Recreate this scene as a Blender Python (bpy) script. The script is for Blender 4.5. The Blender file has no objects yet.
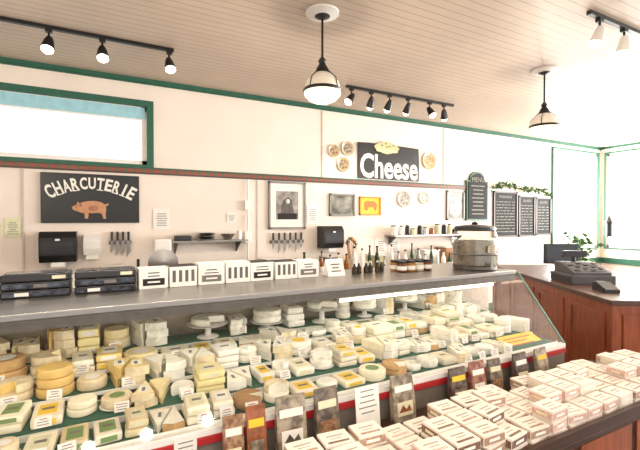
import bpy, bmesh, math, random
from mathutils import Matrix, Vector, Euler
random.seed(11)
sc = bpy.context.scene
sc.view_settings.view_transform = 'Standard'
sc.view_settings.look = 'None'
sc.view_settings.exposure = 0.0
U = random.uniform

# ------------------------------------------------------------------ materials
def lin(c):
    o = []
    for v in c:
        v = v / 255.0
        o.append(v / 12.92 if v <= 0.04045 else ((v + 0.055) / 1.055) ** 2.4)
    return o
MC = {}
def M(name, rgb, rough=0.6, metal=0.0, var=0.10, scale=18.0, bump=0.0, emit=0.0, stretch=(1, 1, 1), coat=0.0, rgb2=None):
    if name in MC: return MC[name]
    m = bpy.data.materials.new(name); m.use_nodes = True
    nt = m.node_tree; b = nt.nodes['Principled BSDF']
    c = lin(rgb)
    tc = nt.nodes.new('ShaderNodeTexCoord'); mp = nt.nodes.new('ShaderNodeMapping')
    mp.inputs['Scale'].default_value = stretch
    nz = nt.nodes.new('ShaderNodeTexNoise'); nz.inputs['Scale'].default_value = scale
    nz.inputs['Detail'].default_value = 4
    rp = nt.nodes.new('ShaderNodeValToRGB')
    rp.color_ramp.elements[0].position = 0.3; rp.color_ramp.elements[1].position = 0.7
    rp.color_ramp.elements[0].color = [max(0, x * (1 - var)) for x in c] + [1]
    rp.color_ramp.elements[1].color = [min(1, x * (1 + var)) for x in c] + [1]
    if rgb2:
        rp.color_ramp.elements[0].position = 0.38; rp.color_ramp.elements[1].position = 0.64
        rp.color_ramp.elements[1].color = lin(rgb2) + [1]
    L = nt.links.new
    L(tc.outputs['Object'], mp.inputs['Vector']); L(mp.outputs['Vector'], nz.inputs['Vector'])
    L(nz.outputs['Fac'], rp.inputs['Fac']); L(rp.outputs['Color'], b.inputs['Base Color'])
    b.inputs['Roughness'].default_value = rough; b.inputs['Metallic'].default_value = metal
    if coat: b.inputs['Coat Weight'].default_value = coat
    if bump:
        bp = nt.nodes.new('ShaderNodeBump'); bp.inputs['Strength'].default_value = bump
        bp.inputs['Distance'].default_value = 0.01
        L(nz.outputs['Fac'], bp.inputs['Height']); L(bp.outputs['Normal'], b.inputs['Normal'])
    if emit:
        L(rp.outputs['Color'], b.inputs['Emission Color']); b.inputs['Emission Strength'].default_value = emit
    MC[name] = m; return m

def stripes(name, rgb, rgb2, axis, period, frac, rough=0.5, bump=0.4):
    m = M(name, rgb, rough, var=0.05, scale=3); nt = m.node_tree; b = nt.nodes['Principled BSDF']; L = nt.links.new
    rp = [n for n in nt.nodes if n.type == 'VALTORGB'][0]
    tc = [n for n in nt.nodes if n.type == 'TEX_COORD'][0]
    sx = nt.nodes.new('ShaderNodeSeparateXYZ'); L(tc.outputs['Object'], sx.inputs[0])
    d = nt.nodes.new('ShaderNodeMath'); d.operation = 'DIVIDE'; d.inputs[1].default_value = period; L(sx.outputs[axis], d.inputs[0])
    f = nt.nodes.new('ShaderNodeMath'); f.operation = 'FRACT'; L(d.outputs[0], f.inputs[0])
    g = nt.nodes.new('ShaderNodeMath'); g.operation = 'LESS_THAN'; g.inputs[1].default_value = frac; L(f.outputs[0], g.inputs[0])
    mx = nt.nodes.new('ShaderNodeMix'); mx.data_type = 'RGBA'
    L(g.outputs[0], mx.inputs[0]); L(rp.outputs['Color'], mx.inputs[6]); mx.inputs[7].default_value = lin(rgb2) + [1]
    L(mx.outputs[2], b.inputs['Base Color'])
    return m

def glassmat(name, tint=(1, 1, 1), refl=0.6, base=0.04):
    m = bpy.data.materials.new(name); m.use_nodes = True; nt = m.node_tree; nt.nodes.clear(); L = nt.links.new
    o = nt.nodes.new('ShaderNodeOutputMaterial'); t = nt.nodes.new('ShaderNodeBsdfTransparent'); t.inputs[0].default_value = (*tint, 1)
    g = nt.nodes.new('ShaderNodeBsdfGlossy'); g.inputs['Roughness'].default_value = 0.03
    lw = nt.nodes.new('ShaderNodeLayerWeight'); lw.inputs[0].default_value = 0.5
    pw = nt.nodes.new('ShaderNodeMath'); pw.operation = 'POWER'; pw.inputs[1].default_value = 4.0
    mu = nt.nodes.new('ShaderNodeMath'); mu.operation = 'MULTIPLY_ADD'; mu.inputs[1].default_value = refl; mu.inputs[2].default_value = base
    mx = nt.nodes.new('ShaderNodeMixShader')
    L(lw.outputs['Facing'], pw.inputs[0]); L(pw.outputs[0], mu.inputs[0]); L(mu.outputs[0], mx.inputs[0]); L(t.outputs[0], mx.inputs[1]); L(g.outputs[0], mx.inputs[2]); L(mx.outputs[0], o.inputs[0])
    return m

WALL = M('wall_paint', (238, 227, 216), 0.7, var=0.03, scale=2.5, bump=0.03)
CEIL = stripes('ceiling_boards', (202, 186, 170), (160, 142, 126), 1, 0.085, 0.09)
FLOOR = stripes('floor_boards', (92, 70, 52), (50, 36, 28), 1, 0.12, 0.05)
GREEN = M('green_paint', (36, 92, 72), 0.5)
RAILR = stripes('rail_pattern', (146, 74, 62), (92, 96, 70), 0, 0.09, 0.35)
STEEL = M('brushed_steel', (158, 154, 150), 0.32, 0.85, var=0.1, scale=30, stretch=(0.3, 6, 6))
STEELD = M('dull_steel', (104, 100, 96), 0.4, 0.7, var=0.15, scale=20)
BLACK = M('black_enamel', (20, 20, 21), 0.35)
DARK = M('dark_plastic', (42, 42, 46), 0.45)
WHITE = M('white_plastic', (238, 236, 232), 0.45, var=0.03)
PAPER = M('paper_white', (240, 238, 232), 0.8, var=0.03)
INK = M('ink_black', (38, 34, 32), 0.8)
INKG = M('ink_grey', (120, 116, 110), 0.8)
INKL = M('ink_light', (168, 156, 144), 0.8)
CHALKB = M('chalkboard', (38, 40, 40), 0.8, var=0.25, scale=8)
CHALK = M('chalk_white', (236, 234, 226), 0.9, var=0.05)
CHALKD = M('chalk_dusty', (150, 150, 142), 0.9, var=0.2)
WOODR = M('cherry_wood', (150, 76, 42), 0.4, var=0.28, scale=7, stretch=(5, 5, 0.7), coat=0.2)
WOODD = M('dark_wood', (66, 44, 34), 0.45, var=0.3, scale=8, stretch=(0.6, 6, 6))
WOODL = M('light_wood', (178, 132, 84), 0.5, var=0.2, scale=9, stretch=(0.5, 5, 5))
MATG = M('green_mat', (38, 92, 74), 0.9, var=0.35, scale=120, bump=0.3)
RED = M('red_trim', (176, 40, 44), 0.45)
YEL = M('yellow_card', (240, 200, 60), 0.6, var=0.08)
LEAF = M('leaf_green', (66, 104, 50), 0.6, var=0.4, scale=30)
GL = glassmat('clear_glass', (0.985, 0.99, 0.985), 0.5, 0.035)
JG = glassmat('jar_glass', (0.86, 0.87, 0.84), 0.8, 0.10)
GLW = glassmat('window_glass', (1, 1, 1), 0.3, 0.02)
LAMP = M('glowing_lamp_glass', (255, 240, 214), 0.3, var=0.04, emit=1.3)
LAMPT = M('lamp_dome_glass', (232, 222, 204), 0.12, var=0.08, scale=6, emit=0.2)
BULB = M('bulb_glow', (255, 238, 208), 0.3, var=0.0, emit=9.0)
TUBE = M('tube_glow', (255, 244, 218), 0.3, var=0.0, emit=7.5)
TAN = M('pig_tan', (196, 146, 112), 0.8, var=0.12)
CREAMP = M('cream_paint', (226, 222, 190), 0.8, var=0.1)

# ------------------------------------------------------------------ mesh builder
class B:
    def __init__(s, name):
        s.n = name; s.v = []; s.f = []; s.m = []; s.sm = []; s.mats = []; s.T = Matrix.Identity(4)
    def mi(s, m):
        if m not in s.mats: s.mats.append(m)
        return s.mats.index(m)
    def add(s, vs, fs, m, sm=False):
        o = len(s.v); k = s.mi(m)
        for v in vs: s.v.append(tuple(s.T @ Vector(v)))
        for f in fs:
            s.f.append([i + o for i in f]); s.m.append(k); s.sm.append(sm)
    def bm(s, bm, m, sm=False):
        bm.verts.ensure_lookup_table()
        s.add([v.co[:] for v in bm.verts], [[v.index for v in f.verts] for f in bm.faces], m, sm)
        bm.free()
    def box(s, x0, x1, y0, y1, z0, z1, m, bev=0.0):
        if bev <= 0:
            vs = [(x, y, z) for x in (x0, x1) for y in (y0, y1) for z in (z0, z1)]
            s.add(vs, [[0, 1, 3, 2], [4, 6, 7, 5], [0, 4, 5, 1], [2, 3, 7, 6], [0, 2, 6, 4], [1, 5, 7, 3]], m); return
        bm = bmesh.new(); bmesh.ops.create_cube(bm, size=1)
        for v in bm.verts:
            v.co = Vector(((x0 + x1) / 2 + v.co.x * (x1 - x0), (y0 + y1) / 2 + v.co.y * (y1 - y0), (z0 + z1) / 2 + v.co.z * (z1 - z0)))
        bmesh.ops.bevel(bm, geom=bm.edges[:], offset=bev, segments=2, affect='EDGES', profile=0.6)
        bm.verts.index_update(); s.bm(bm, m)
    def lathe(s, c, prof, m, seg=24, sm=True):
        vs = []; n = len(prof)
        for r, z in prof:
            for i in range(seg):
                a = 2 * math.pi * i / seg
                vs.append((c[0] + r * math.cos(a), c[1] + r * math.sin(a), c[2] + z))
        for j in range(n - 1):
            mm = m[j] if isinstance(m, list) else m
            fs = [[k, (k + 1) % seg, (k + 1) % seg + seg, k + seg] for k in range(seg)]
            s.add(vs[j * seg:(j + 2) * seg], fs, mm, sm)
        m0 = m[0] if isinstance(m, list) else m; m1 = m[-1] if isinstance(m, list) else m
        if prof[0][0] > 1e-4: s.add(vs[:seg], [list(range(seg))[::-1]], m0)
        if prof[-1][0] > 1e-4: s.add(vs[-seg:], [list(range(seg))], m1)
    def tube(s, p0, p1, r, m, seg=12, r1=None):
        r1 = r if r1 is None else r1
        p0 = Vector(p0); p1 = Vector(p1); d = p1 - p0; q = d.to_track_quat('Z', 'Y').to_matrix().to_4x4()
        T = s.T.copy(); s.T = T @ Matrix.Translation(p0) @ q
        s.lathe((0, 0, 0), [(r, 0), (r1, d.length)], m, seg); s.T = T
    def path(s, pts, r, m, seg=8):
        for a, b in zip(pts[:-1], pts[1:]): s.tube(a, b, r, m, seg)
    def prism(s, pts, ax, a0, a1, m):
        n = len(pts)
        def mk(p, a): return {'z': (p[0], p[1], a), 'y': (p[0], a, p[1]), 'x': (a, p[0], p[1])}[ax]
        vs = [mk(p, a0) for p in pts] + [mk(p, a1) for p in pts]
        s.add(vs, [list(range(n)), [n + i for i in range(n)][::-1]] + [[i, (i + 1) % n, n + (i + 1) % n, n + i] for i in range(n)], m)
    def ball(s, c, r, m, sz=1.0, seg=14):
        pr = [(max(1e-5, r * math.sin(math.pi * k / 8)), -r * sz * math.cos(math.pi * k / 8)) for k in range(9)]
        s.lathe(c, pr, m, seg)
    def text(s, string, w, h, mtx, m, ext=0.001, bold=0.0):
        cu = bpy.data.curves.new('t', 'FONT'); cu.body = string; cu.size = 1; cu.extrude = 0; cu.offset = bold; cu.resolution_u = 3
        cu.space_line = 0.9; cu.align_x = 'CENTER'
        ob = bpy.data.objects.new('t', cu); sc.collection.objects.link(ob)
        dg = bpy.context.evaluated_depsgraph_get(); me = ob.evaluated_get(dg).to_mesh()
        vs = [v.co.copy() for v in me.vertices]; fs = [list(p.vertices) for p in me.polygons]
        bpy.data.objects.remove(ob); bpy.data.curves.remove(cu)
        if not vs: return
        x0 = min(v.x for v in vs); x1 = max(v.x for v in vs); y0 = min(v.y for v in vs); y1 = max(v.y for v in vs)
        sy = h / max(1e-4, y1 - y0); sx = sy if w is None else w / max(1e-4, x1 - x0)
        T = s.T.copy(); s.T = T @ mtx
        s.add([((v.x - (x0 + x1) / 2) * sx, 0, (v.y - (y0 + y1) / 2) * sy) for v in vs], fs, m)
        s.T = T
    def label(s, mtx, w, h, bg, ink, lines=3, title=None):
        T = s.T.copy(); s.T = T @ mtx
        if bg: s.box(-w / 2, w / 2, -0.002, 0, -h / 2, h / 2, bg)
        for i in range(lines):
            z = h * (0.30 - 0.62 * i / max(1, lines - 1) if lines > 1 else 0); lw = w * U(0.45, 0.8)
            s.box(-lw / 2, lw / 2, -0.003, -0.002, z - h * 0.25 / max(lines, 2), z + h * 0.1 / max(lines, 2), ink)
        s.T = T
    def done(s, parent=None):
        me = bpy.data.meshes.new(s.n)
        xs = [v[0] for v in s.v]; ys = [v[1] for v in s.v]; zs = [v[2] for v in s.v]
        o = Vector(((min(xs) + max(xs)) / 2, (min(ys) + max(ys)) / 2, min(zs)))
        me.from_pydata([tuple(Vector(v) - o) for v in s.v], [], s.f)
        for m in s.mats: me.materials.append(m)
        me.polygons.foreach_set('material_index', s.m); me.polygons.foreach_set('use_smooth', s.sm)
        bm = bmesh.new(); bm.from_mesh(me); bmesh.ops.recalc_face_normals(bm, faces=bm.faces); bm.to_mesh(me); bm.free()
        me.update()
        ob = bpy.data.objects.new(s.n, me); ob.location = o; sc.collection.objects.link(ob)
        if parent: ob.parent = parent
        return ob
TR = Matrix.Translation
def RZ(a): return Matrix.Rotation(math.radians(a), 4, 'Z')
def RX(a): return Matrix.Rotation(math.radians(a), 4, 'X')
def RY(a): return Matrix.Rotation(math.radians(a), 4, 'Y')

# ------------------------------------------------------------------ room shell
XL, XR, YW, YF, ZC = -3.0, 9.7, 5.003, -3.5, 3.26
YB = 5.0
b = B('floor'); b.box(XL - .15, XR + .15, YF, YW + .15, -0.1, 0, FLOOR); b.done()
b = B('ceiling'); b.box(XL - .15, XR + .15, YF, YW + .15, ZC, ZC + .1, CEIL); b.done()
W1 = (-2.6, 0.38, 2.28, 2.94); W2 = (7.95, 9.56, 1.05, 3.10)
b = B('wall_back')
b.box(XL, W1[0], YW, YW + .15, 0, ZC, WALL)
b.box(W1[0], W1[1], YW, YW + .15, 0, W1[2], WALL); b.box(W1[0], W1[1], YW, YW + .15, W1[3], ZC, WALL)
b.box(W1[1], W2[0], YW, YW + .15, 0, ZC, WALL)
b.box(W2[0], W2[1], YW, YW + .15, 0, W2[2], WALL); b.box(W2[0], W2[1], YW, YW + .15, W2[3], ZC, WALL)
b.box(W2[1], XR, YW, YW + .15, 0, ZC, WALL)
b.done()
SEAM = M('seam_paint', (206, 196, 186), .7)
for n_, (x, z0, z1) in enumerate([(2.66, 2.25, ZC - .07), (4.97, 2.25, ZC - .07), (7.0, 2.35, ZC - .07), (1.70, .95, 2.17), (-.78, .95, 2.17)]):
    b = B('trim_%d' % (6 + n_)); b.box(x - .009, x + .009, YB - .008, YW, z0, z1, SEAM); b.done()
b = B('wall_right')
b.box(XR, XR + .15, YF, YW + .15, 0, 1.05, WALL); b.box(XR, XR + .15, YF, YW + .15, 3.10, ZC, WALL)
b.box(XR, XR + .15, 4.88, YW + .15, 1.05, 3.10, WALL); b.box(XR, XR + .15, YF, -2.5, 1.05, 3.1, WALL); b.done()
b = B('wall_left'); b.box(XL - .15, XL, YF, YW + .15, 0, ZC, WALL); b.done()
b = B('trim_1'); b.box(XL, XR, YB - .03, YB, ZC - .045, ZC, GREEN); b.box(XL, XR, YB - .015, YB, ZC - .06, ZC - .045, GREEN); b.done()
b = B('trim_2'); b.box(XR - .03, XR, YF, YB - .035, ZC - .045, ZC, GREEN); b.done()
b = B('trim_3'); b.box(XL, 5.45, YB - .025, YB, 2.19, 2.235, RAILR); b.box(XL, 5.45, YB - .045, YB, 2.235, 2.25, GREEN); b.box(XL, 5.45, YB - .02, YB, 2.175, 2.19, WOODD); b.done()

def window(name, ax, a0, a1, z0, z1, c, mull, frame, blind=False, fw=.06):
    b = B(name); t = .05
    def bx(p0, p1, q0, q1, d0, d1, m):
        if ax == 'x': b.box(p0, p1, c + d0, c + d1, q0, q1, m)
        else: b.box(c + d0, c + d1, p0, p1, q0, q1, m)
    for (p0, p1, q0, q1) in ((a0 - fw, a1 + fw, z1, z1 + fw), (a0 - fw, a1 + fw, z0 - .03, z0), (a0 - fw, a0, z0, z1), (a1, a1 + fw, z0, z1)):
        bx(p0, p1, q0, q1, -.03, 0, frame)
    for (p0, p1, q0, q1) in ((a0, a1, z1 - t, z1), (a0, a1, z0, z0 + t), (a0, a0 + t, z0, z1), (a1 - t, a1, z0, z1)):
        bx(p0, p1, q0, q1, .02, .08, WHITE)
    for x in mull: bx(x - .03, x + .03, z0, z1, .02, .08, WHITE)
    bx(a0, a1, z0, z1, .045, .05, GLW)
    if blind: bx(a0 + .02, a1 - .02, z1 - .14, z1 - .01, .0, .018, M('blind_cloth', (150, 196, 206), 0.8, emit=.15)); bx(a0 + .02, a1 - .02, z1 - .155, z1 - .14, .0, .02, WHITE)
    return b.done()
window('window_1', 'x', *W1, YB, [-1.2], GREEN, blind=True, fw=.07)
window('window_2', 'x', *W2, YB, [], GREEN, fw=.035)
window('window_3', 'y', -2.5, 4.88, 1.05, 3.10, XR, [3.3, 1.6, -.2], GREEN, fw=.035)
b = B('baseboard_back'); b.box(XL, XR, YB - .02, YB, 0, .14, GREEN); b.done()
b = B('trim_4'); b.box(8.0, XR - .03, YB - .035, YB, .70, .82, GREEN); b.done()
b = B('trim_5'); b.box(XR - .03, XR, 0, YB - .04, .70, .82, GREEN); b.done()

# ------------------------------------------------------------------ signs and wall items
def frontM(x, z, y=YB, ry=0): return TR((x, y, z)) @ RY(ry)
b = B('charcuterie_sign'); b.box(-.63, .295, YB - .03, YB, 1.62, 2.145, BLACK, .004)
s = "CHARCUTERIE"; cx = -.168; R = 0.80; yy = YB - .032
for i, ch in enumerate(s):
    a = (i - 5) * 0.100; x = cx + R * math.sin(a); z = 2.045 - R * (1 - math.cos(a))
    b.text(ch, 0.07 if ch != 'I' else .022, 0.145 - .02 * (1 - abs(i - 5) / 5), frontM(x, z, yy, math.degrees(a)), CHALK, bold=0.03)
    if ch in 'IRHT':
        T = b.T.copy(); b.T = frontM(x, z, yy, math.degrees(a))
        b.box(-.03, .03, -.0012, -.0002, -.072, -.062, CHALK); b.T = T
pig = [(-.15, .0), (-.165, .02), (-.15, .035), (-.125, .045), (-.12, .07), (-.1, .055), (-.08, .065), (-.04, .075), (.02, .078), (.07, .07), (.105, .05), (.13, .06), (.14, .05), (.125, .042),
       (.112, .03), (.115, 0), (.11, -.03), (.115, -.07), (.09, -.07), (.08, -.03), (.05, -.02), (.0, -.025), (-.03, -.02), (-.035, -.07), (-.06, -.07), (-.065, -.025), (-.09, -.02), (-.12, -.01)]
b.prism([(cx + x * 1.15, 1.755 + z * 1.3) for x, z in pig], 'y', yy - .001, yy + .002, TAN)
b.prism([(cx + .01 + .05 * math.cos(t), 1.755 + .02 + .035 * math.sin(t)) for t in [k * .785 for k in range(8)]], 'y', yy - .002, yy, M('pig_dark', (168, 116, 90), .8, var=.3))
b.prism([(cx - .13, 1.80), (cx - .10, 1.83), (cx - .095, 1.79)], 'y', yy - .002, yy, M('pig_ear', (150, 98, 74), .8))
b.ball((cx - .15, yy - .002, 1.79), .006, INK)
b.done()

b = B('cheese_sign'); pts = [(3.25, 2.27), (3.25, 2.80), (3.45, 2.81), (3.9, 2.805), (4.40, 2.79), (4.415, 2.5), (4.41, 2.27)]
b.prism(pts, 'y', YB - .03, YB, BLACK)
b.text("Cheese", 1.10, .37, frontM(3.83, 2.465, YB - .032), CHALK, bold=0.025)
cl = []
for k in range(16):
    a = 2 * math.pi * k / 16; rr = 1 + .10 * math.cos(4 * a)
    cl.append((3.76 + .22 * rr * math.cos(a), 2.755 + .09 * rr * math.sin(a)))
b.prism(cl, 'y', YB - .045, YB - .03, M('painted_cheese', (200, 198, 150), .8))
b.prism([(3.55, 2.72), (3.97, 2.73), (3.96, 2.69), (3.76, 2.67), (3.57, 2.69)], 'y', YB - .047, YB - .045, M('painted_rind', (232, 222, 170), .8))
for dx, dz in ((-.09, .02), (-.02, .05), (.05, .015), (.12, .03), (.0, 0)):
    b.prism([(3.76 + dx + .022 * math.cos(k), 2.765 + dz + .014 * math.sin(k)) for k in range(6)], 'y', YB - .048, YB - .045, M('sage_paint', (130, 140, 100)))
b.done()

pc = [((196, 172, 136), (140, 100, 70)), ((190, 176, 150), (110, 86, 64)), ((186, 166, 130), (130, 84, 62)), ((214, 190, 140), (176, 128, 72)), ((190, 182, 168), (80, 62, 54)), ((200, 190, 172), (130, 100, 78))]
for k, (x, z, r) in enumerate([(2.84, 2.64, .09), (3.07, 2.69, .105), (3.0, 2.455, .105), (4.635, 2.62, .14), (4.113, 1.98, .125), (4.527, 2.01, .10)]):
    b = B('decorative_plate'); m1 = M('plate_glaze%d' % k, pc[k][0], .25, var=.25, scale=30); m2 = M('plate_motif%d' % k, pc[k][1], .3, var=.5, scale=25, rgb2=pc[k][0])
    b.T = TR((x, YB - .001, z)) @ RX(90)
    b.lathe((0, 0, 0), [(r * .55, 0), (r * .62, .006), (r, .02), (r, .024), (r * .72, .012), (r * .7, .0125), (.0001, .0125)], [m1, m1, m1, m1, m2, m2], 28)
    b.done()

def frame(name, x0, x1, z0, z1, fm, pm, mat=None, fw=.025, deco=None):
    b = B(name)
    b.box(x0, x1, YB - .012, YB, z0, z1, pm)
    for q in ((x0, x1, z1 - fw, z1), (x0, x1, z0, z0 + fw), (x0, x0 + fw, z0, z1), (x1 - fw, x1, z0, z1)):
        b.box(q[0], q[1], YB - .03, YB, q[2], q[3], fm)
    if mat:
        mx = (x1 - x0) * .2; mz = (z1 - z0) * .2
        b.box(x0 + mx, x1 - mx, YB - .014, YB - .012, z0 + mz, z1 - mz, mat)
    if deco: deco(b)
    return b.done()
PH = M('photo_grey', (150, 144, 138), .4, var=.6, scale=9)
PH2 = M('photo_landscape', (110, 106, 90), .4, var=.6, scale=5, rgb2=(168, 168, 156))
FR = M('frame_silver', (140, 136, 130), .4)
def cow(b):
    b.box(1.98, 2.26, YB - .016, YB - .0141, 1.66, 1.74, INK)
    b.prism([(2.02, 1.74), (2.04, 1.86), (2.08, 1.93), (2.13, 1.96), (2.19, 1.92), (2.2, 1.84), (2.22, 1.74)], 'y', YB - .016, YB - .0141, M('photo_dark', (90, 84, 80), .5, var=.4))
    b.ball((2.12, YB - .016, 1.90), .03, PAPER, 1.2)
frame('framed_photograph', 1.85, 2.39, 1.53, 2.164, FR, PAPER, PH, .025, cow)
frame('landscape_print', 2.77, 3.195, 1.71, 2.03, FR, PH2)
def bull(b):
    b.prism([(3.37, 1.80), (3.36, 1.9), (3.40, 1.94), (3.55, 1.93), (3.60, 1.88), (3.58, 1.79), (3.55, 1.79), (3.54, 1.84), (3.44, 1.84), (3.42, 1.79)], 'y', YB - .016, YB - .012, M('poster_red', (200, 120, 50)))
frame('yellow_poster', 3.28, 3.666, 1.725, 2.0, M('poster_rim', (210, 150, 50)), YEL, None, .02, bull)
frame('framed_print', 5.03, 5.44, 1.65, 2.15, FR, PH2, PH)
for (x0, x1, z0, z1) in [(.443, .628, 1.54, 1.78), (2.42, 2.6, 1.60, 1.86), (-.93, -.80, 1.47, 1.67), (-1.12, -.96, 1.50, 1.62), (3.57, 3.78, 1.13, 1.38), (3.82, 4.05, 1.10, 1.36), (1.3, 1.42, 1.62, 1.74)]:
    b = B('wall_notice'); m = M('notice_tint', (224, 226, 190), .8) if x0 < -.7 else PAPER
    b.box(x0, x1, YB - .006, YB, z0, z1, m)
    b.label(TR(((x0 + x1) / 2, YB - .005, (z0 + z1) / 2)), (x1 - x0) * .9, (z1 - z0) * .9, None, M('ink_faint', (170, 166, 158)), 6); b.done()

def dispenser(name, x0, x1, z0, z1, m, d=.2):
    b = B(name); y = YB - d
    b.prism([(YB, z0), (y + .03, z0), (y, z0 + .07), (y, z1 - .06), (y + .05, z1), (YB, z1)], 'x', x0, x1, m)
    b.box(x0 + .02, x1 - .02, y - .004, y, z0 + .09, z1 - .10, M('smoke_plastic', (60, 60, 64), .15) if m != WHITE else PAPER)
    b.box((x0 + x1) / 2 - .06, (x0 + x1) / 2 + .06, y + .04, y + .12, z0 - .05, z0 + .001, PAPER)
    b.box((x0 + x1) / 2 - .02, (x0 + x1) / 2 + .02, y - .012, y - .004, z1 - .09, z1 - .07, WHITE)
    b.done()
dispenser('paper_towel_dispenser', -.63, -.31, 1.22, 1.53, BLACK)
dispenser('paper_towel_dispenser', 2.58, 2.90, 1.26, 1.565, BLACK)
dispenser('soap_dispenser', -.25, -.09, 1.28, 1.49, WHITE, .12)

def knives(name, x0, x1, z, n):
    b = B(name); b.box(x0, x1, YB - .025, YB, z - .02, z + .02, STEELD)
    for i in range(n):
        x = x0 + (i + .5) * (x1 - x0) / n; l = U(.10, .17); w = U(.012, .02)
        b.prism([(x - w, z + .02), (x + w, z + .02), (x + w, z - l * .6), (x - w, z - l)], 'y', YB - .03, YB - .026, STEEL)
        b.box(x - .012, x + .012, YB - .04, YB - .02, z + .02, z + .12, BLACK if i % 2 else WOODD, .003)
    b.done()
knives('knife_rack', -.01, .21, 1.40, 4)
knives('magnetic_knife_strip', 1.87, 2.36, 1.36, 6)

b = B('wall_conduit'); b.tube((1.565, YB - .03, .93), (1.565, YB - .03, 2.17), .012, WHITE); b.box(1.52, 1.61, YB - .05, YB, 1.78, 1.9, WHITE, .004); b.box(1.52, 1.61, YB - .05, YB, 1.36, 1.5, WHITE, .004); b.done()

def shelf(name, x0, x1, z, d=.25):
    b = B(name); b.box(x0, x1, YB - d, YB, z - .02, z, STEEL)
    for x in (x0 + .08, x1 - .08): b.prism([(YB, z - .02), (YB - d * .8, z - .02), (YB, z - .16)], 'x', x - .008, x + .008, STEELD)
    b.done()
shelf('wall_shelf', .60, 1.50, 1.41)
shelf('wall_shelf', 3.75, 5.30, 1.42)
b = B('tableware_on_shelf')
for k in range(7): b.lathe((1.02, YB - .13, 1.4105 + k * .013), [(.05, 0), (.11, .012), (.105, .013), (.05, .003)], DARK if k % 3 else WHITE)
b.lathe((1.28, YB - .13, 1.4105), [(.04, 0), (.09, .07), (.085, .07), (.035, .006)], STEEL)
b.box(.66, .84, YB - .2, YB - .05, 1.411, 1.47, DARK, .01); b.tube((1.43, YB - .1, 1.411), (1.43, YB - .1, 1.52), .03, WHITE); b.done()
b = B('jars_on_shelf')
x = 3.82
while x < 5.2:
    r = U(.035, .055); h = U(.08, .17); m = random.choice([WHITE, BLACK, M('jar_amber', (150, 90, 40), .2), PAPER, CREAMP, WOODL, STEEL])
    b.lathe((x, YB - .14, 1.4205), [(r * .9, 0), (r, .01), (r, h * .8), (r * .75, h * .88), (r * .8, h * .9), (r * .8, h)], [m, m, m, STEELD, STEELD]); x += r * 2 + .04
b.done()

# back counter
b = B('back_counter'); b.box(-2.4, 5.3, 4.35, 4.96, .86, .90, STEEL, .004); b.box(-2.38, 5.28, 4.40, 4.95, .1, .86, WHITE); b.box(-2.36, 5.26, 4.45, 4.95, 0, .1, DARK)
x = -2.3
while x < 5.1: b.box(x, x + .6, 4.385, 4.40, .14, .82, M('cabinet_face', (216, 208, 196), .5)); b.tube((x + .5, 4.37, .72), (x + .58, 4.37, .72), .006, STEELD); x += .64
b.done()
b = B('deli_slicer'); X = .46; b.box(X - .2, X + .25, 4.5, 4.85, .901, 1.0, WHITE, .02); b.T = TR((X + .05, 4.62, 1.18)) @ RX(90)
b.lathe((0, 0, -.02), [(.15, 0), (.155, .01), (.02, .03), (.0001, .03)], STEEL, 32); b.T = Matrix.Identity(4)
b.box(X - .04, X + .14, 4.66, 4.80, 1.0, 1.44, WHITE, .02); b.box(X - .25, X - .02, 4.55, 4.8, 1.08, 1.1, STEEL); b.tube((X - .2, 4.6, 1.1), (X - .2, 4.6, 1.24), .015, BLACK)
b.tube((X - .15, 4.7, .99), (X - .15, 4.7, 1.085), .02, STEEL); b.done()
b = B('storage_tubs_on_counter')
for x, w, h, m in [(-.25, .2, .22, WHITE), (.02, .2, .28, WHITE), (1.05, .24, .24, STEEL), (1.4, .2, .2, DARK), (1.75, .22, .28, WHITE), (3.36, .2, .26, CREAMP), (4.3, .3, .30, WHITE), (4.7, .25, .34, WOODL), (5.05, .2, .38, DARK), (-.65, .3, .2, DARK), (2.3, .25, .2, PAPER), (2.6, .2, .28, STEELD)]:
    b.box(x - w / 2, x + w / 2, 4.55, 4.8, .901, .9 + h - .02, m, .015); b.box(x - w / 2 - .008, x + w / 2 + .008, 4.54, 4.81, .9 + h - .02, .9 + h, STEELD if m == DARK else WHITE, .006)
b.done()
b = B('bottles_on_back_counter')
for k in range(26):
    x = 2.0 + k * .122; h = U(.24, .42); r = U(.025, .042); m = random.choice([M('dark_bottle', (50, 40, 24), .1), WHITE, M('jar_amber', (150, 90, 40), .2), M('green_bottle', (50, 70, 40), .1), STEEL, WHITE, CREAMP])
    b.lathe((x, 4.46, .901), [(r * .9, 0), (r, .01), (r, h * .6), (r * .4, h * .8), (r * .35, h * .93), (r * .5, h * .94), (r * .5, h)], [m, m, m, m, BLACK, BLACK], 14)
    if k % 2: b.lathe((x, 4.46, .901 + h * .2), [(r * 1.02, 0), (r * 1.02, h * .25)], PAPER, 14)
b.done()
b = B('utensil_crock'); b.lathe((3.08, 4.88, .901), [(.05, 0), (.065, .02), (.065, .2), (.058, .2), (.05, .03)], CREAMP)
for k in range(7):
    a = k * .9; p = (3.08 + .03 * math.cos(a), 4.88 + .02 * math.sin(a), .95); q = (3.08 + .08 * math.cos(a), 4.88 + .03 * math.sin(a), 1.32 + .03 * (k % 3)); b.tube(p, q, .007, WOODL); b.ball(q, .022, WOODL if k % 2 else STEEL, 1.5)
b.done()

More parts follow.
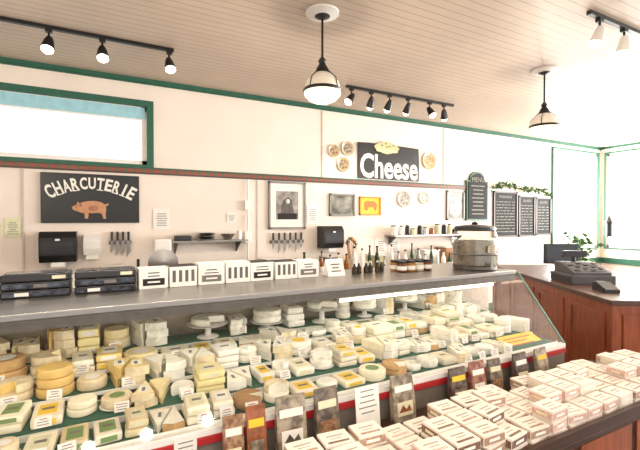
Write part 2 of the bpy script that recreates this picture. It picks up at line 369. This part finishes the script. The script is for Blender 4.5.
# right signs
b = B('menu_sign'); x0, x1 = 5.48, 6.01; cxs = (x0 + x1) / 2
def arch(gr, zb, zt):
    p = [(x0 - gr, zb - gr), (x1 + gr, zb - gr), (x1 + gr, zt)]
    for k in range(9):
        a = math.pi * k / 8; p.append((cxs + (.19 + gr) * math.cos(a), zt + (.17 + gr) * math.sin(a)))
    p.append((x0 - gr, zt)); return p
b.prism(arch(0, 1.64, 2.34), 'y', YB - .04, YB, GREEN); 
b.prism([(cxs + (p[0] - cxs) * .88, 2.03 + (p[1] - 2.03) * .92) for p in arch(0, 1.64, 2.34)], 'y', YB - .05, YB - .04, CHALKB)
b.text("MENU", .3, .08, frontM(cxs, 2.36, YB - .052), CHALKD)
for k in range(8): 
    w = U(.12, .2); b.box(cxs - w, cxs + w, YB - .052, YB - .05, 2.24 - k * .07, 2.255 - k * .07, CHALKD)
b.done()
def chalk(x0, x1, z0, z1, t):
    b = B('chalkboard_menu'); b.box(x0, x1, YB - .02, YB, z0, z1, CHALKB); fw = .03
    for q in ((x0, x1, z1 - fw, z1), (x0, x1, z0, z0 + fw), (x0, x0 + fw, z0, z1), (x1 - fw, x1, z0, z1)): b.box(q[0], q[1], YB - .035, YB, q[2], q[3], WOODD)
    c = (x0 + x1) / 2; w = x1 - x0; b.text(t, w * .5, .05, frontM(c, z1 - .10, YB - .022), CHALKD)
    z = z1 - .2
    while z > z0 + .08:
        xx = x0 + .08
        while xx < x1 - .2:
            l = U(.04, .12); b.box(xx, xx + l, YB - .022, YB - .02, z, z + .011, CHALKD); xx += l + .025
        b.box(x1 - .15, x1 - .07, YB - .022, YB - .02, z, z + .011, CHALKD); z -= .055
    b.done()
chalk(6.18, 6.84, 1.33, 2.18, "PANINI"); chalk(6.88, 7.36, 1.33, 2.12, "SALADS"); chalk(7.39, 7.87, 1.35, 2.10, "SOUPS")
b = B('leaf_garland')
pp = [(6.1, 2.22), (6.5, 2.30), (7.0, 2.22), (7.5, 2.24), (7.85, 2.12)]
b.path([(x, YB - .05, z) for x, z in pp], .012, LEAF)
for (xa, za), (xb, zb) in zip(pp[:-1], pp[1:]):
    for k in range(60):
        t = random.random(); p = Vector((xa + (xb - xa) * t, YB - .06 - U(0, .05), za + (zb - za) * t + U(-.05, .06)))
        q = Euler((U(0, 6), U(0, 6), U(0, 6))).to_matrix(); l = U(.04, .07)
        b.add([(lambda w: (w.x, min(w.y, YB - .01), w.z))(p + q @ Vector(v)) for v in ((0, 0, 0), (l * .35, l * .5, .006), (0, l, 0), (-l * .35, l * .5, .006))], [[0, 1, 2, 3]], LEAF)
b.done()

# ------------------------------------------------------------------ lights fixtures
def pendant(x, y, power, scale=1):
    b = B('pendant_lamp')
    b.lathe((x, y, ZC), [(.13, 0), (.13, -.012), (.06, -.03), (.02, -.05)], [WHITE, WHITE, DARK], 28)
    b.tube((x, y, ZC - .04), (x, y, 2.86), .009, BLACK)
    b.lathe((x, y, 2.785), [(.06, 0), (.055, .02), (.045, .045), (.025, .08), (.034, .10), (.012, .13)], BLACK, 20)
    b.lathe((x, y, 2.66), [(.143, 0), (.142, .02), (.128, .06), (.095, .10), (.05, .135)], LAMPT, 32)
    b.lathe((x, y, 2.642), [(.147, 0), (.152, .012), (.147, .024)], BLACK, 32)
    for k in range(4):
        a = k * math.pi / 2 + .4; b.path([(x + .148 * math.cos(a), y + .148 * math.sin(a), 2.66), (x + .13 * math.cos(a), y + .13 * math.sin(a), 2.735), (x + .055 * math.cos(a), y + .055 * math.sin(a), 2.805)], .004, BLACK, 6)
    b.lathe((x, y, 2.56), [(.0001, 0), (.06, .006), (.11, .03), (.138, .06), (.144, .085)], LAMP, 32)
    o = b.done()
    l = bpy.data.lights.new('pendant_bulb', 'POINT'); l.energy = power; l.color = (1, .87, .72); l.shadow_soft_size = .10
    lo = bpy.data.objects.new('pendant_bulb', l); lo.location = (x, y, 2.44); sc.collection.objects.link(lo)
    lo.parent = o; lo.matrix_parent_inverse = Matrix.Translation(o.location).inverted()
pendant(1.47, 2.76, 32); pendant(4.14, 2.70, 40); pendant(6.9, 2.7, 40); pendant(-1.2, 2.7, 22)  # last two hang out of view, added to brighten the room
for x in (-1.2, 1.47, 4.14, 6.9): pendant(x, -.9, 38)  # unseen row behind the camera, added for even light on the walls

def track(x0, x1, y, heads, hm, power):
    b = B('track_light'); b.box(x0, x1, y - .018, y + .018, ZC - .03, ZC, BLACK)
    lights = []
    for (x, dx, dy, dz) in heads:
        d = Vector((dx, dy, dz)).normalized(); p = Vector((x, y, ZC - .13))
        b.tube((x, y, ZC - .03), p, .009, BLACK); b.box(x - .025, x + .025, y - .02, y + .02, ZC - .055, ZC - .03, BLACK)
        a = p - d * .04; c = p + d * .085
        b.tube(a, p, .025, hm, 16, .038); b.tube(p, c, .038, hm, 18, .052)
        b.tube(c, c + d * .006, .046, BULB, 18); b.ball(c + d * .006, .035, BULB)
        lights.append((c + d * .05, d))
    o = b.done()
    for c, d in lights:
        l = bpy.data.lights.new('track_spot', 'SPOT'); l.energy = power; l.spot_size = math.radians(75); l.spot_blend = .7; l.color = (1, .90, .77); l.shadow_soft_size = .05
        lo = bpy.data.objects.new('track_spot', l); lo.matrix_world = TR(c) @ d.to_track_quat('-Z', 'Y').to_matrix().to_4x4(); sc.collection.objects.link(lo)
        lo.parent = o; lo.matrix_parent_inverse = Matrix.Translation(o.location).inverted()
track(-.95, .54, 4.0, [(-.44, -.1, -.45, -1), (-.05, .05, -.5, -1), (.50, .1, -.5, -1)], BLACK, 36)
track(2.51, 4.25, 4.1, [(2.58, -.6, -.1, -.8), (2.87, .1, .5, -.8), (3.15, 0, .6, -.8), (3.45, .1, .6, -.8), (3.82, .2, -.5, -.9), (4.08, .4, .3, -.8)], BLACK, 14)
track(3.27, 5.0, 1.78, [(3.42, -.2, .2, -1), (3.78, 0, .1, -1), (4.3, .1, .1, -1)], WHITE, 30)
track(-.6, 1.2, -0.1, [(-.2, .1, .8, -1), (.3, .1, .8, -1), (.9, .1, .8, -1)], WHITE, 45)

# ------------------------------------------------------------------ display case
CX0, CX1 = -1.35, 2.89; YT0, YT1, ZT = 2.09, 2.76, 1.25; YG, ZG = 1.72, .765
b = B('cheese_display_case')
b.box(CX0, CX1 - .03, YT0, YT1, ZT - .03, ZT, STEEL, .004)
b.box(CX0, CX1 - .03, YT0, YT0 + .015, ZT - .075, ZT - .03, STEELD)
b.box(CX0, CX1, YT1 - .04, YT1, .1, ZT - .03, M('case_back', (150, 140, 128), .2, .4))
b.box(CX0, CX1, YG, YT1, .08, .70, M('case_base', (120, 112, 104), .4)); b.box(CX0 + .03, CX1 - .03, YG + .06, YT1 - .03, 0, .08, BLACK)
b.box(CX0, CX1, YG - .012, YG + .03, .70, .735, RED, .004); b.box(CX0, CX1, YG - .008, YG + .03, .735, .765, WHITE, .003)
steps = []
for k in range(5):
    a = 1.75 + k * .194; steps.append((a, a + .194, .765 + [0, .035, .07, .105, .14][k]))
for i, (a, c, z) in enumerate(steps):
    b.box(CX0 + .03, CX1 - .03, a, c, .70, z - .008, WHITE); b.box(CX0 + .03, CX1 - .03, a + .006, c, z - .008, z, MATG)
    if i in (0, 2, 3): b.box(CX0 + .03, CX1 - .03, a, a + .006, z - .03, z + .008, PAPER)
n = 3
for k in range(n):
    a = CX0 + (CX1 - CX0) * k / n + .003; c = CX0 + (CX1 - CX0) * (k + 1) / n - .003
    b.prism([(YG, ZG), (YG + .008, ZG), (YT0 + .008, ZT - .03), (YT0, ZT - .03)], 'x', a, c, GL)
EG = M('glass_edge', (96, 150, 140), .2)
x = CX1 - .008
b.prism([(YG, ZG), (YT1 - .04, ZG), (YT1 - .04, ZT - .04), (YT0, ZT - .04)], 'x', x, x + .006, GL)
b.prism([(YG - .005, ZG), (YG + .005, ZG), (YT0 + .005, ZT - .02), (YT0 - .005, ZT - .02)], 'x', x - .001, x + .009, EG)
b.tube((1.35, 2.28, 1.115), (2.82, 2.28, 1.115), .010, TUBE); b.box(1.33, 2.84, 2.262, 2.298, 1.13, 1.15, WHITE)
for x in (1.4, 2.1, 2.8): b.box(x, x + .02, 2.27, 2.29, 1.15, 1.222, WHITE)
b.box(CX0 + .1, CX1 - .1, YT0 + .03, YT0 + .06, ZT - .045, ZT - .031, TUBE)
for X in (.27, -.25, -.8, .05):
    b.box(X - .045, X + .045, YG - .018, YG - .0125, .66, .755, PAPER)
    for k in range(3): b.box(X - .03, X + .03, YG - .0192, YG - .018, .735 - k * .02, .739 - k * .02, INKG)
b.done()

# cheeses
CH = [M('cheese_%d' % i, c, .5, var=.10, scale=14, bump=.1) for i, c in enumerate([(244, 228, 178), (234, 208, 136), (246, 238, 214), (248, 243, 230), (226, 190, 116), (248, 245, 238), (214, 174, 118)])]
RIND = [M('rind_%d' % i, c, .75, var=.2, scale=22, bump=.25) for i, c in enumerate([(200, 160, 106), (170, 130, 88), (228, 212, 178), (240, 235, 224), (140, 108, 80), (216, 176, 104)])]
WR = [M('wrap_%d' % i, c, .3, var=.12, scale=12) for i, c in enumerate([(243, 240, 232), (226, 208, 168), (240, 226, 166), (234, 226, 206), (200, 80, 60), (242, 232, 212)])]
wheels = B('cheese_wheels'); wedges = B('cheese_wedges'); blocks = B('wrapped_cheese_blocks'); tags = B('price_tags'); plates = B('serving_platters')
LG = M('lbl_green', (120, 150, 90))
def wheel(x, y, z, r, h, rind, paste, cut=0.0, rot=0.0):
    W = wheels; seg = 26; T = W.T; W.T = TR((x, y, z)) @ RZ(rot)
    pr = [(r * .9, 0), (r * .98, h * .12), (r, h * .5), (r * .98, h * .88), (r * .9, h)]
    if cut <= 0:
        W.lathe((0, 0, 0), pr, [rind] * 4, seg)
        if random.random() < .5: W.lathe((0, 0, h), [(r * .5, 0), (r * .5, .0012)], random.choice([PAPER, PAPER, YEL, WR[4], LG, CREAMP]), 20)
    else:
        a0 = cut; vs = []; 
        for (rr, zz) in pr:
            for i in range(seg + 1):
                a = a0 + (2 * math.pi - a0) * i / seg; vs.append((rr * math.cos(a), rr * math.sin(a), zz))
        N = seg + 1
        W.add(vs, [[j * N + i, j * N + i + 1, (j + 1) * N + i + 1, (j + 1) * N + i] for j in range(4) for i in range(seg)], rind, True)
        top = [vs[4 * N + i] for i in range(N)] + [(0, 0, h)]; W.add(top, [list(range(N + 1))], rind)
        for i in (0, seg):
            f = [vs[j * N + i] for j in range(5)] + [(0, 0, h), (0, 0, 0)]; W.add(f, [list(range(7))], paste)
    W.T = T
def wedge(x, y, z, l, w, h, rind, paste, rot):
    W = wedges; T = W.T; W.T = TR((x, y, z)) @ RZ(rot)
    W.prism([(-l / 2, 0), (l * .42, -w / 2), (l * .5, 0), (l * .42, w / 2)], 'z', 0, h, paste)
    W.prism([(l * .42, -w / 2), (l * .425 + .004, -w / 2 - .001), (l * .5 + .006, 0), (l * .425 + .004, w / 2 + .001), (l * .42, w / 2), (l * .5, 0)], 'z', 0, h, rind)
    if random.random() < .6: W.box(-l * .1, l * .3, -w * .22, w * .22, h, h + .0015, PAPER); W.box(0, l * .25, -w * .1, w * .05, h + .0015, h + .002, INKG)
    W.T = T
def block(x, y, z, w, d, h, m, rot, lab=True):
    W = blocks; T = W.T; W.T = TR((x, y, z)) @ RZ(rot)
    W.box(-w / 2, w / 2, -d / 2, d / 2, 0, h, m, min(.012, h * .3))
    if lab:
        lm = random.choice([PAPER, PAPER, PAPER, YEL, CREAMP, LG])
        W.box(-w * .3, w * .3, -d * .3, d * .3, h, h + .0012, lm); W.box(-w * .2, w * .2, -d * .05, d * .08, h + .0012, h + .002, INKG)
        W.box(-w * .3, w * .3, -d / 2 - .0012, -d / 2, h * .25, h * .75, lm)
    W.T = T
def tag(x, y, z, rot=0, w=.06, h=.042):
    T = tags.T; tags.T = TR((x, y, z)) @ RZ(rot + U(-12, 12)) @ RX(-18)
    tags.box(-w / 2, w / 2, 0, .002, 0, h, PAPER)
    for k in range(3):
        ww = w * U(.2, .4); tags.box(-ww, ww, -.001, 0, h * (.72 - .25 * k), h * (.79 - .25 * k), INKG if k else M('tag_red', (150, 50, 40)))
    tags.T = T
rowsY = [s_[0] + .10 for s_ in steps]
stands = [(.55, .125, .08), (.95, .115, .05), (1.375, .135, .10), (1.75, .11, .06), (2.15, .12, .08)]
for (X, r, hh) in stands:
    z = steps[4][2] + .0008; sy = 2.59
    plates.lathe((X, sy, z), [(r * .55, 0), (r * .5, .006), (.02, .014), (.018, hh - .012), (r * .6, hh - .008), (r, hh + .004), (r * 1.02, hh + .006), (r * .97, hh + .001), (.0001, hh)], WHITE, 32)
    zz = z + hh + .0066
    for k in range(2 if hh < .09 and r < .122 else 1):
        wheel(X, sy, zz, r * .84, .04, RIND[3], CH[3], U(.8, 1.6) if k == 0 and r > .12 else 0, U(200, 300)); zz += .0415
for r, yc0 in enumerate(rowsY):
    z = steps[r][2] + .0008; x = -1.27 + U(0, .04)
    while x < 2.74:
        w = U(.11, .19) if r >= 2 else U(.095, .16); X = x + w / 2; dmax = .190
        if r == 0 and X > 2.42: break
        if r == 4:
            hit = [s_ for s_ in stands if abs(s_[0] - X) < s_[1] + w / 2 + .005]
            if hit: x = hit[0][0] + hit[0][1] + .008; continue
        yc = yc0 + U(-.003, .003)
        left = X < .2 or (X < .75 and random.random() < .3)
        t = random.random(); cc = random.choice([CH[0], CH[1], CH[2], CH[2], CH[4], CH[0]] if left else [CH[2], CH[3], CH[5], CH[3]]); rd = random.choice([RIND[0], RIND[1], RIND[2], RIND[5], RIND[2]] if left else [RIND[2], RIND[3], RIND[3], RIND[3], CH[5], RIND[0], RIND[3]])
        hmax = [.08, .11, .13, .13, .17][r]
        if r == 3 and .3 < X < 2.3: hmax = .075
        if t < .40:
            rr = min(w, dmax) / 2 - .001; h = U(.028, .055); zz = z; n = max(1, min(4, int(hmax * U(.5, 1.0) / h)))
            if random.random() < .2:
                plates.lathe((X, yc, z), [(rr * .7, 0), (rr * 1.02, .008), (rr * 1.0, .010), (.0001, .004)], WHITE, 28); zz += .0105; rr *= .93
            for k in range(n): wheel(X + U(-.003, .003), yc, zz, rr * (1 - .04 * k), h, rd if random.random() < .7 else cc, cc, U(.6, 1.8) if k == n - 1 and random.random() < .55 else 0, U(180, 330)); zz += h + .0014
        elif t < .70:
            # clusters of wrapped wedges, fanned and piled
            h = U(.028, .05); n = max(1, min(3, int(hmax * U(.6, 1.0) / h))); zz = z; sg = random.choice([1, -1])
            for k in range(n):
                a = sg * 90 + U(-10, 10)
                wedge(X - w * .22, yc, zz, .175, w * .62, h, rd, cc, a); wedge(X + w * .22, yc, zz, .175, w * .62, h, rd, cc, a + 180 + U(-4, 4)); zz += h + .0022
        else:
            h = U(.025, .05); n = max(1, min(4, int(hmax * U(.6, 1.0) / h))); zz = z
            bw = w * .95; bd = U(.14, .18)
            m = random.choice([CH[0], CH[1], CH[2], WR[2], WR[5], WR[1]] if left else [WR[0], WR[5], CH[3], WR[3], CH[2]])
            for k in range(n): block(X, yc, zz, bw * U(.85, 1), bd, h, m, U(-5, 5), lab=(k == n - 1 or random.random() < .3)); zz += h + .0022
        if random.random() < .45: tag(X + U(-.02, .02), yc0 - .098, z + .009)
        x += w + U(.0, .004)
b = B('yellow_sale_card'); b.T = TR((2.63, 1.87, .772)) @ RX(22); b.box(-.19, .19, -.08, .08, 0, .003, YEL); 
for k in range(4): b.box(-.15, U(.0, .15), -.06 + k * .033, -.05 + k * .033, .003, .004, WR[4])
b.done()
emp = bpy.data.objects.new('assorted_cheeses', None); sc.collection.objects.link(emp); emp.location = (.8, 2.2, .77)
for q in (wheels, wedges, blocks, tags, plates):
    o = q.done(); o.parent = emp; o.matrix_parent_inverse = Matrix.Translation(emp.location).inverted()

# ------------------------------------------------------------------ items on case top
b = B('tray_packages')
FILM = M('dark_film', (40, 42, 50), .15, .3, var=.6, scale=30, rgb2=(84, 90, 104))
for k, X in enumerate([-1.15, -.82, -.49, -.17]):
    for j in range(3):
        z = ZT + .001 + j * .041; b.box(X, X + .30, 2.5, 2.66, z, z + .038, BLACK, .006)
        b.box(X + .01, X + .29, 2.498, 2.4995, z + .008, z + .030, FILM if j != 2 else DARK)
        b.box(X + .06 + .08 * j, X + .12 + .08 * j, 2.4965, 2.498, z + .010, z + .028, [PAPER, INKG, CREAMP][j])
    b.box(X + .02, X + .28, 2.51, 2.65, ZT + .121, ZT + .125, FILM)
b.done()
b = B('printed_cartons')
for k in range(7):
    X = .145 + k * .166 + U(-.003, .003); h = .122 + U(-.008, .008); T = b.T; b.T = TR((X, 2.5, ZT)) @ RZ(U(-2.5, 2.5))
    b.box(0, .158, 0, .14, .001, h, PAPER, .003)
    if k % 2 == 0:
        b.label(TR((.079, -.0005, .085)), .12, .03, None, INK, 2)
        b.box(.02, .138, -.0015, -.0002, .02, .06, INK if k in (0, 4) else INKG); b.box(.045, .113, -.0022, -.0016, .035, .045, PAPER)
    else:
        for q in range(4): b.box(.016 + q * .036, .034 + q * .036, -.0015, -.0002, .03, .10, M('carton_grey', (96, 94, 92)))
    b.box(0, .158, 0, .14, h, h + .002, INK if k in (1, 4, 5) else PAPER); b.T = T
b.done()
b = B('tent_card'); b.prism([(2.46, ZT + .001), (2.56, ZT + .001), (2.51, ZT + .12)], 'x', 1.36, 1.50, PAPER); b.label(TR((1.43, 2.485, ZT + .06)) @ RX(-22), .11, .08, None, INKG, 3); b.done()
b = B('olive_oil_bottles')
for k in range(6):
    x = 1.60 + k * .052; b.lathe((x, 2.5 + (k % 2) * .02, ZT + .001), [(.018, 0), (.02, .005), (.02, .045), (.008, .06), (.008, .075), (.01, .077), (.01, .088)], [M('dark_bottle', (50, 40, 24), .1)] * 4 + [CREAMP, CREAMP], 14)
b.done()
b = B('preserve_jars')
for k in range(8):
    x = 1.98 + (k % 4) * .085; y = 2.42 + (k // 4) * .085
    b.lathe((x, y, ZT + .001), [(.03, 0), (.036, .006), (.036, .06), (.03, .068), (.034, .07), (.034, .086)], [M('jam%d' % (k % 3), [(110, 60, 40), (160, 110, 50), (190, 180, 150)][k % 3], .12)] * 3 + [BLACK, BLACK], 18)
    b.lathe((x, y, ZT + .018), [(.0366, 0), (.0366, .03)], PAPER, 18)
b.done()
b = B('beverage_dispenser_jar'); fx, fy = 2.655, 2.32
CT = M('jar_contents', (128, 114, 92), .25, var=.35, scale=10, stretch=(1, 1, .4), rgb2=(164, 152, 130))
b.lathe((fx, fy, ZT + .001), [(.165, 0), (.172, .008), (.172, .03)], STEELD, 40)
b.lathe((fx, fy, ZT + .032), [(.160, 0), (.168, .01), (.168, .17), (.160, .20)], CT, 40)
b.lathe((fx, fy, ZT + .031), [(.172, 0), (.178, .012), (.178, .22), (.165, .26), (.150, .285)], JG, 40)
b.lathe((fx, fy, ZT + .12), [(.1785, 0), (.181, .004), (.1785, .008)], STEELD, 40)
b.lathe((fx, fy, ZT + .312), [(.158, 0), (.162, .006), (.162, .028), (.150, .038), (.06, .05), (.022, .052), (.026, .066), (.0001, .076)], DARK, 40)
for sgn in (-1, 1): b.path([(fx + sgn * .175, fy - .04, ZT + .22), (fx + sgn * .198, fy - .04, ZT + .20), (fx + sgn * .198, fy + .04, ZT + .20), (fx + sgn * .175, fy + .04, ZT + .22)], .006, STEEL)
b.tube((fx - .05, fy - .165, ZT + .05), (fx - .06, fy - .22, ZT + .05), .012, STEEL); b.tube((fx - .06, fy - .21, ZT + .03), (fx - .06, fy - .21, ZT + .075), .008, STEEL)
b.T = TR((fx - .03, fy - .183, ZT + .17)); b.label(TR((0, 0, 0)), .07, .05, M('label_tan', (186, 172, 146)), INKG, 3)
b.done()

# ------------------------------------------------------------------ product shelf in front
SZ = .60
b = B('product_shelf'); b.box(.35, 3.2, 1.10, YG - .014, SZ - .03, SZ, WOODD, .004); b.box(.35, 3.2, 1.10, 1.125, SZ, SZ + .05, WOODD)
b.box(.40, 3.15, 1.16, YG - .03, .06, SZ - .03, WOODD); b.box(.42, 3.13, 1.2, YG - .04, 0, .06, BLACK)
for k in range(5): b.box(.46 + k * .54, .94 + k * .54, 1.15, 1.16, .12, SZ - .08, WOODR)
b.done()
BW = M('cracker_box_cream', (236, 226, 214), .55, var=.05)
BT = M('cracker_box_brown', (160, 126, 102), .55, scale=90, rgb2=(196, 166, 142)); BP = M('cracker_box_pink', (208, 164, 150), .55, scale=90, rgb2=(230, 200, 188)); BD = M('cracker_box_dark', (104, 78, 64), .55, scale=90, rgb2=(146, 118, 98))
b = B('cracker_boxes'); x = .60
ci = 0
while x < 3.05:
    right = x > 1.9
    for j, y in enumerate((1.19, 1.305, 1.42, 1.53)):
        if x < .9 and j == 3: continue
        if j == 3 and (ci % 3 == 0 or x < 1.5): continue
        n = [3, 3, 2, 3, 2][(ci * 2 + j * 3) % 5]
        if j == 3 or (right and j == 0): n = 2
        sm = [BP, BP, BW, BT, BP][(ci + j) % 5] if right else [BT, BD, BT, BP, BD][ci % 5]
        for k in range(n):
            w, d, h = .128, .104, .05
            T = b.T; b.T = TR((x + .07 + U(-.006, .006), y, SZ + .001 + k * .0515)) @ RZ(U(-8, 8))
            b.box(-w / 2, w / 2, -d / 2, d / 2, 0, h, BW, .002)
            b.box(-w / 2 + .003, w / 2 - .003, -d / 2 - .001, -d / 2, .008, h - .010, sm)
            b.box(-w / 2 - .001, -w / 2, -d / 2 + .003, d / 2 - .003, .008, h - .010, sm)
            b.box(-w * .25, w * .25, -d / 2 - .0018, -d / 2 - .001, h * .35, h * .6, PAPER)
            b.box(-w / 2 - .0018, -w / 2 - .001, -d * .25, d * .25, h * .35, h * .6, CREAMP)
            if k == n - 1:
                b.box(-w * .28, w * .28, d * .10, d * .17, h, h + .0008, INKL); b.box(-w * .2, w * .2, -d * .08, -d * .04, h, h + .0008, INKL)
                b.box(-w * .36, w * .36, -d * .36, -d * .24, h, h + .0008, sm)
            b.T = T
    x += .148 + U(0, .006); ci += 1
b.done()
b = B('snack_packets')
PK = [M('packet_brown', (126, 86, 62), .35, scale=50, rgb2=(176, 140, 106)), M('packet_orange', (168, 100, 62), .35, scale=50, rgb2=(128, 74, 48)), M('packet_photo', (110, 98, 82), .35, scale=26, rgb2=(176, 164, 144)), M('packet_photo_b', (84, 76, 70), .35, scale=26, rgb2=(140, 126, 110)), M('packet_maroon', (130, 70, 60), .35, scale=36, rgb2=(170, 130, 112)), M('packet_dark', (70, 58, 54), .35, scale=30, rgb2=(116, 102, 92))]
for k, (x, top, w) in enumerate([(.455, .82, .085), (.555, .84, .085), (.72, .85, .14), (.905, .85, .12), (1.36, .83, .14), (1.76, .80, .12), (1.92, .81, .11), (2.07, .80, .10), (2.31, .80, .12), (2.52, .80, .12)]):
    h = top - SZ; T = b.T; b.T = TR((x, 1.645, SZ + .002)) @ RZ(U(-4, 4)) @ RX(-6); m = PK[[0, 1, 2, 3, 2, 5, 4, 3, 5, 2][k]]
    b.prism([(-.02, 0), (.02, 0), (.018, h * .5), (.006, h * .93), (.006, h), (-.006, h), (-.006, h * .93), (-.018, h * .5)], 'x', -w / 2, w / 2, m)
    b.box(-w * .36, w * .36, -.0215, -.017, h * .12, h * .42, [CREAMP, PK[2], PAPER, PK[0]][k % 4]); b.box(-w * .40, w * .40, -.0145, -.009, h * .64, h * .78, [PAPER, YEL, PAPER, CREAMP][k % 4])
    b.prism([(-w * .3, h * .20), (-w * .1, h * .36), (w * .05, h * .25), (w * .2, h * .34), (w * .3, h * .2)], 'y', -.0225, -.0215, PK[(k + 1) % 4])
    b.T = T
b.done()
b = B('price_sign'); b.T = TR((1.13, 1.63, SZ + .002)) @ RX(-6); b.box(-.07, .07, -.002, .002, 0, .22, PAPER)
for k in range(5): ww = U(.03, .06); b.box(-ww, ww, -.003, -.002, .195 - k * .026, .200 - k * .026, INKG)
b.box(-.02, .02, -.02, .04, 0, .004, PAPER); b.done()

# ------------------------------------------------------------------ checkout counter
T0 = Matrix(((.5137, .859, 0, 3.62), (.859, -.5137, 0, 1.77), (0, 0, 1, 0), (0, 0, 0, 1)))
b = B('checkout_counter'); b.T = T0
b.box(0, 2.6, 0, 1.3, .06, .96, WOODR); b.box(.03, 2.57, .03, 1.27, 0, .06, BLACK)
b.box(-.03, 2.63, -.03, 1.33, .96, 1.0, M('counter_top_dark', (84, 58, 46), .3, var=.2), .006)
for k in range(4): 
    a = .08 + k * .63; b.box(a, a + .53, -.012, 0, .16, .2, WOODR); b.box(a, a + .53, -.012, 0, .84, .88, WOODR); b.box(a, a + .04, -.012, 0, .2, .84, WOODR); b.box(a + .49, a + .53, -.012, 0, .2, .84, WOODR)
for k in range(2):
    a = .08 + k * .6; b.box(-.012, 0, a, a + .52, .16, .2, WOODR); b.box(-.012, 0, a, a + .52, .84, .88, WOODR); b.box(-.012, 0, a, a + .04, .2, .84, WOODR); b.box(-.012, 0, a + .48, a + .52, .2, .84, WOODR)
b.done()
GREYP = M('register_grey', (80, 78, 82), .4)
b = B('cash_register'); b.T = T0 @ TR((.75, .10, 1.001))
b.box(0, .42, 0, .42, 0, .09, GREYP, .008); b.box(.02, .40, -.004, 0, .02, .07, DARK)
b.prism([(0.02, .09), (.40, .09), (.40, .20), (.28, .20), (.02, .12)], 'y', .03, .39, GREYP)
for i in range(5):
    for j in range(6): b.box(.05 + i * .042, .08 + i * .042, .06 + j * .052, .10 + j * .052, .12 + i * .0132, .142 + i * .0132, M('key_grey', (130, 130, 132)) if (i + j) % 3 else DARK, .003)
b.tube((.34, .2, .20), (.34, .2, .26), .02, DARK); b.box(.30, .36, .08, .32, .25, .32, DARK, .006); b.done()
b = B('card_terminal'); b.T = T0 @ TR((.3, .14, 1.001)); b.prism([(0, 0), (.2, 0), (.2, .07), (.14, .08), (0, .03)], 'y', 0, .12, DARK); b.box(.145, .195, .02, .10, .075, .08, M('lcd', (130, 150, 130), .2)); b.done()
b = B('computer_monitor'); b.T = T0 @ TR((1.55, .35, 1.001)); b.lathe((0.1, .1, 0), [(.1, 0), (.1, .012), (.02, .02)], DARK); b.tube((.1, .1, .01), (.1, .1, .15), .015, DARK); b.box(.06, .09, -.1, .3, .12, .36, DARK, .006); b.box(.055, .06, -.08, .28, .14, .34, M('screen', (50, 56, 66), .1)); b.done()
b = B('potted_plant'); px, py = 8.2, 4.6
b.lathe((px, py, 0), [(.16, 0), (.22, .5), (.24, .52), (.21, .53), (.2, .48)], M('terracotta', (160, 92, 64), .8)); 
for k in range(140):
    a = U(0, 6.28); rr = U(0, .3); p = Vector((px + rr * math.cos(a) * .9, min(py + rr * math.sin(a), YB - .1), .55 + U(0, .85))); l = U(.08, .16)
    q = Euler((U(0, 6), U(0, 6), U(0, 6))).to_matrix(); b.add([tuple(p + q @ Vector(v)) for v in ((0, 0, 0), (l * .3, l * .5, .01), (0, l, 0), (-l * .3, l * .5, .01))], [[0, 1, 2, 3]], LEAF)
b.tube((px, py, .4), (px, py, 1.3), .012, WOODD); b.done()
b = B('hanging_lantern'); b.tube((9.25, 4.6, 1.75), (9.25, 4.6, ZC), .006, BLACK); b.lathe((9.25, 4.6, 1.3), [(.06, 0), (.07, .02), (.07, .28), (.09, .30), (.03, .40), (.01, .46)], BLACK, 12); b.done()

# ------------------------------------------------------------------ daylight
w = bpy.data.worlds.new('sky'); sc.world = w; w.use_nodes = True; nt = w.node_tree
bg = nt.nodes['Background']; bg.inputs[0].default_value = (1.0, .975, .94, 1); bg.inputs[1].default_value = 1.7
def area(name, loc, rot, sx, sy, e, col=(1, .98, .95)):
    l = bpy.data.lights.new(name, 'AREA'); l.shape = 'RECTANGLE'; l.size = sx; l.size_y = sy; l.energy = e; l.color = col
    o = bpy.data.objects.new(name, l); o.location = loc; o.rotation_euler = rot; sc.collection.objects.link(o)
area('daylight_right', (XR + .5, 1.2, 1.7), (0, math.radians(105), 0), 2.0, 7.0, 1200)
area('daylight_corner', (8.7, YW + .5, 2.0), (math.radians(-100), 0, 0), 1.5, 2.0, 350)

# ------------------------------------------------------------------ camera
cd = bpy.data.cameras.new('camera'); cd.lens = 22.5; cd.sensor_width = 36; cd.clip_start = .02
co = bpy.data.objects.new('camera', cd); co.location = (0, 0, 1.65)
co.rotation_euler = (math.radians(90 - .716), 0, math.radians(-27.7)); sc.collection.objects.link(co); sc.camera = co
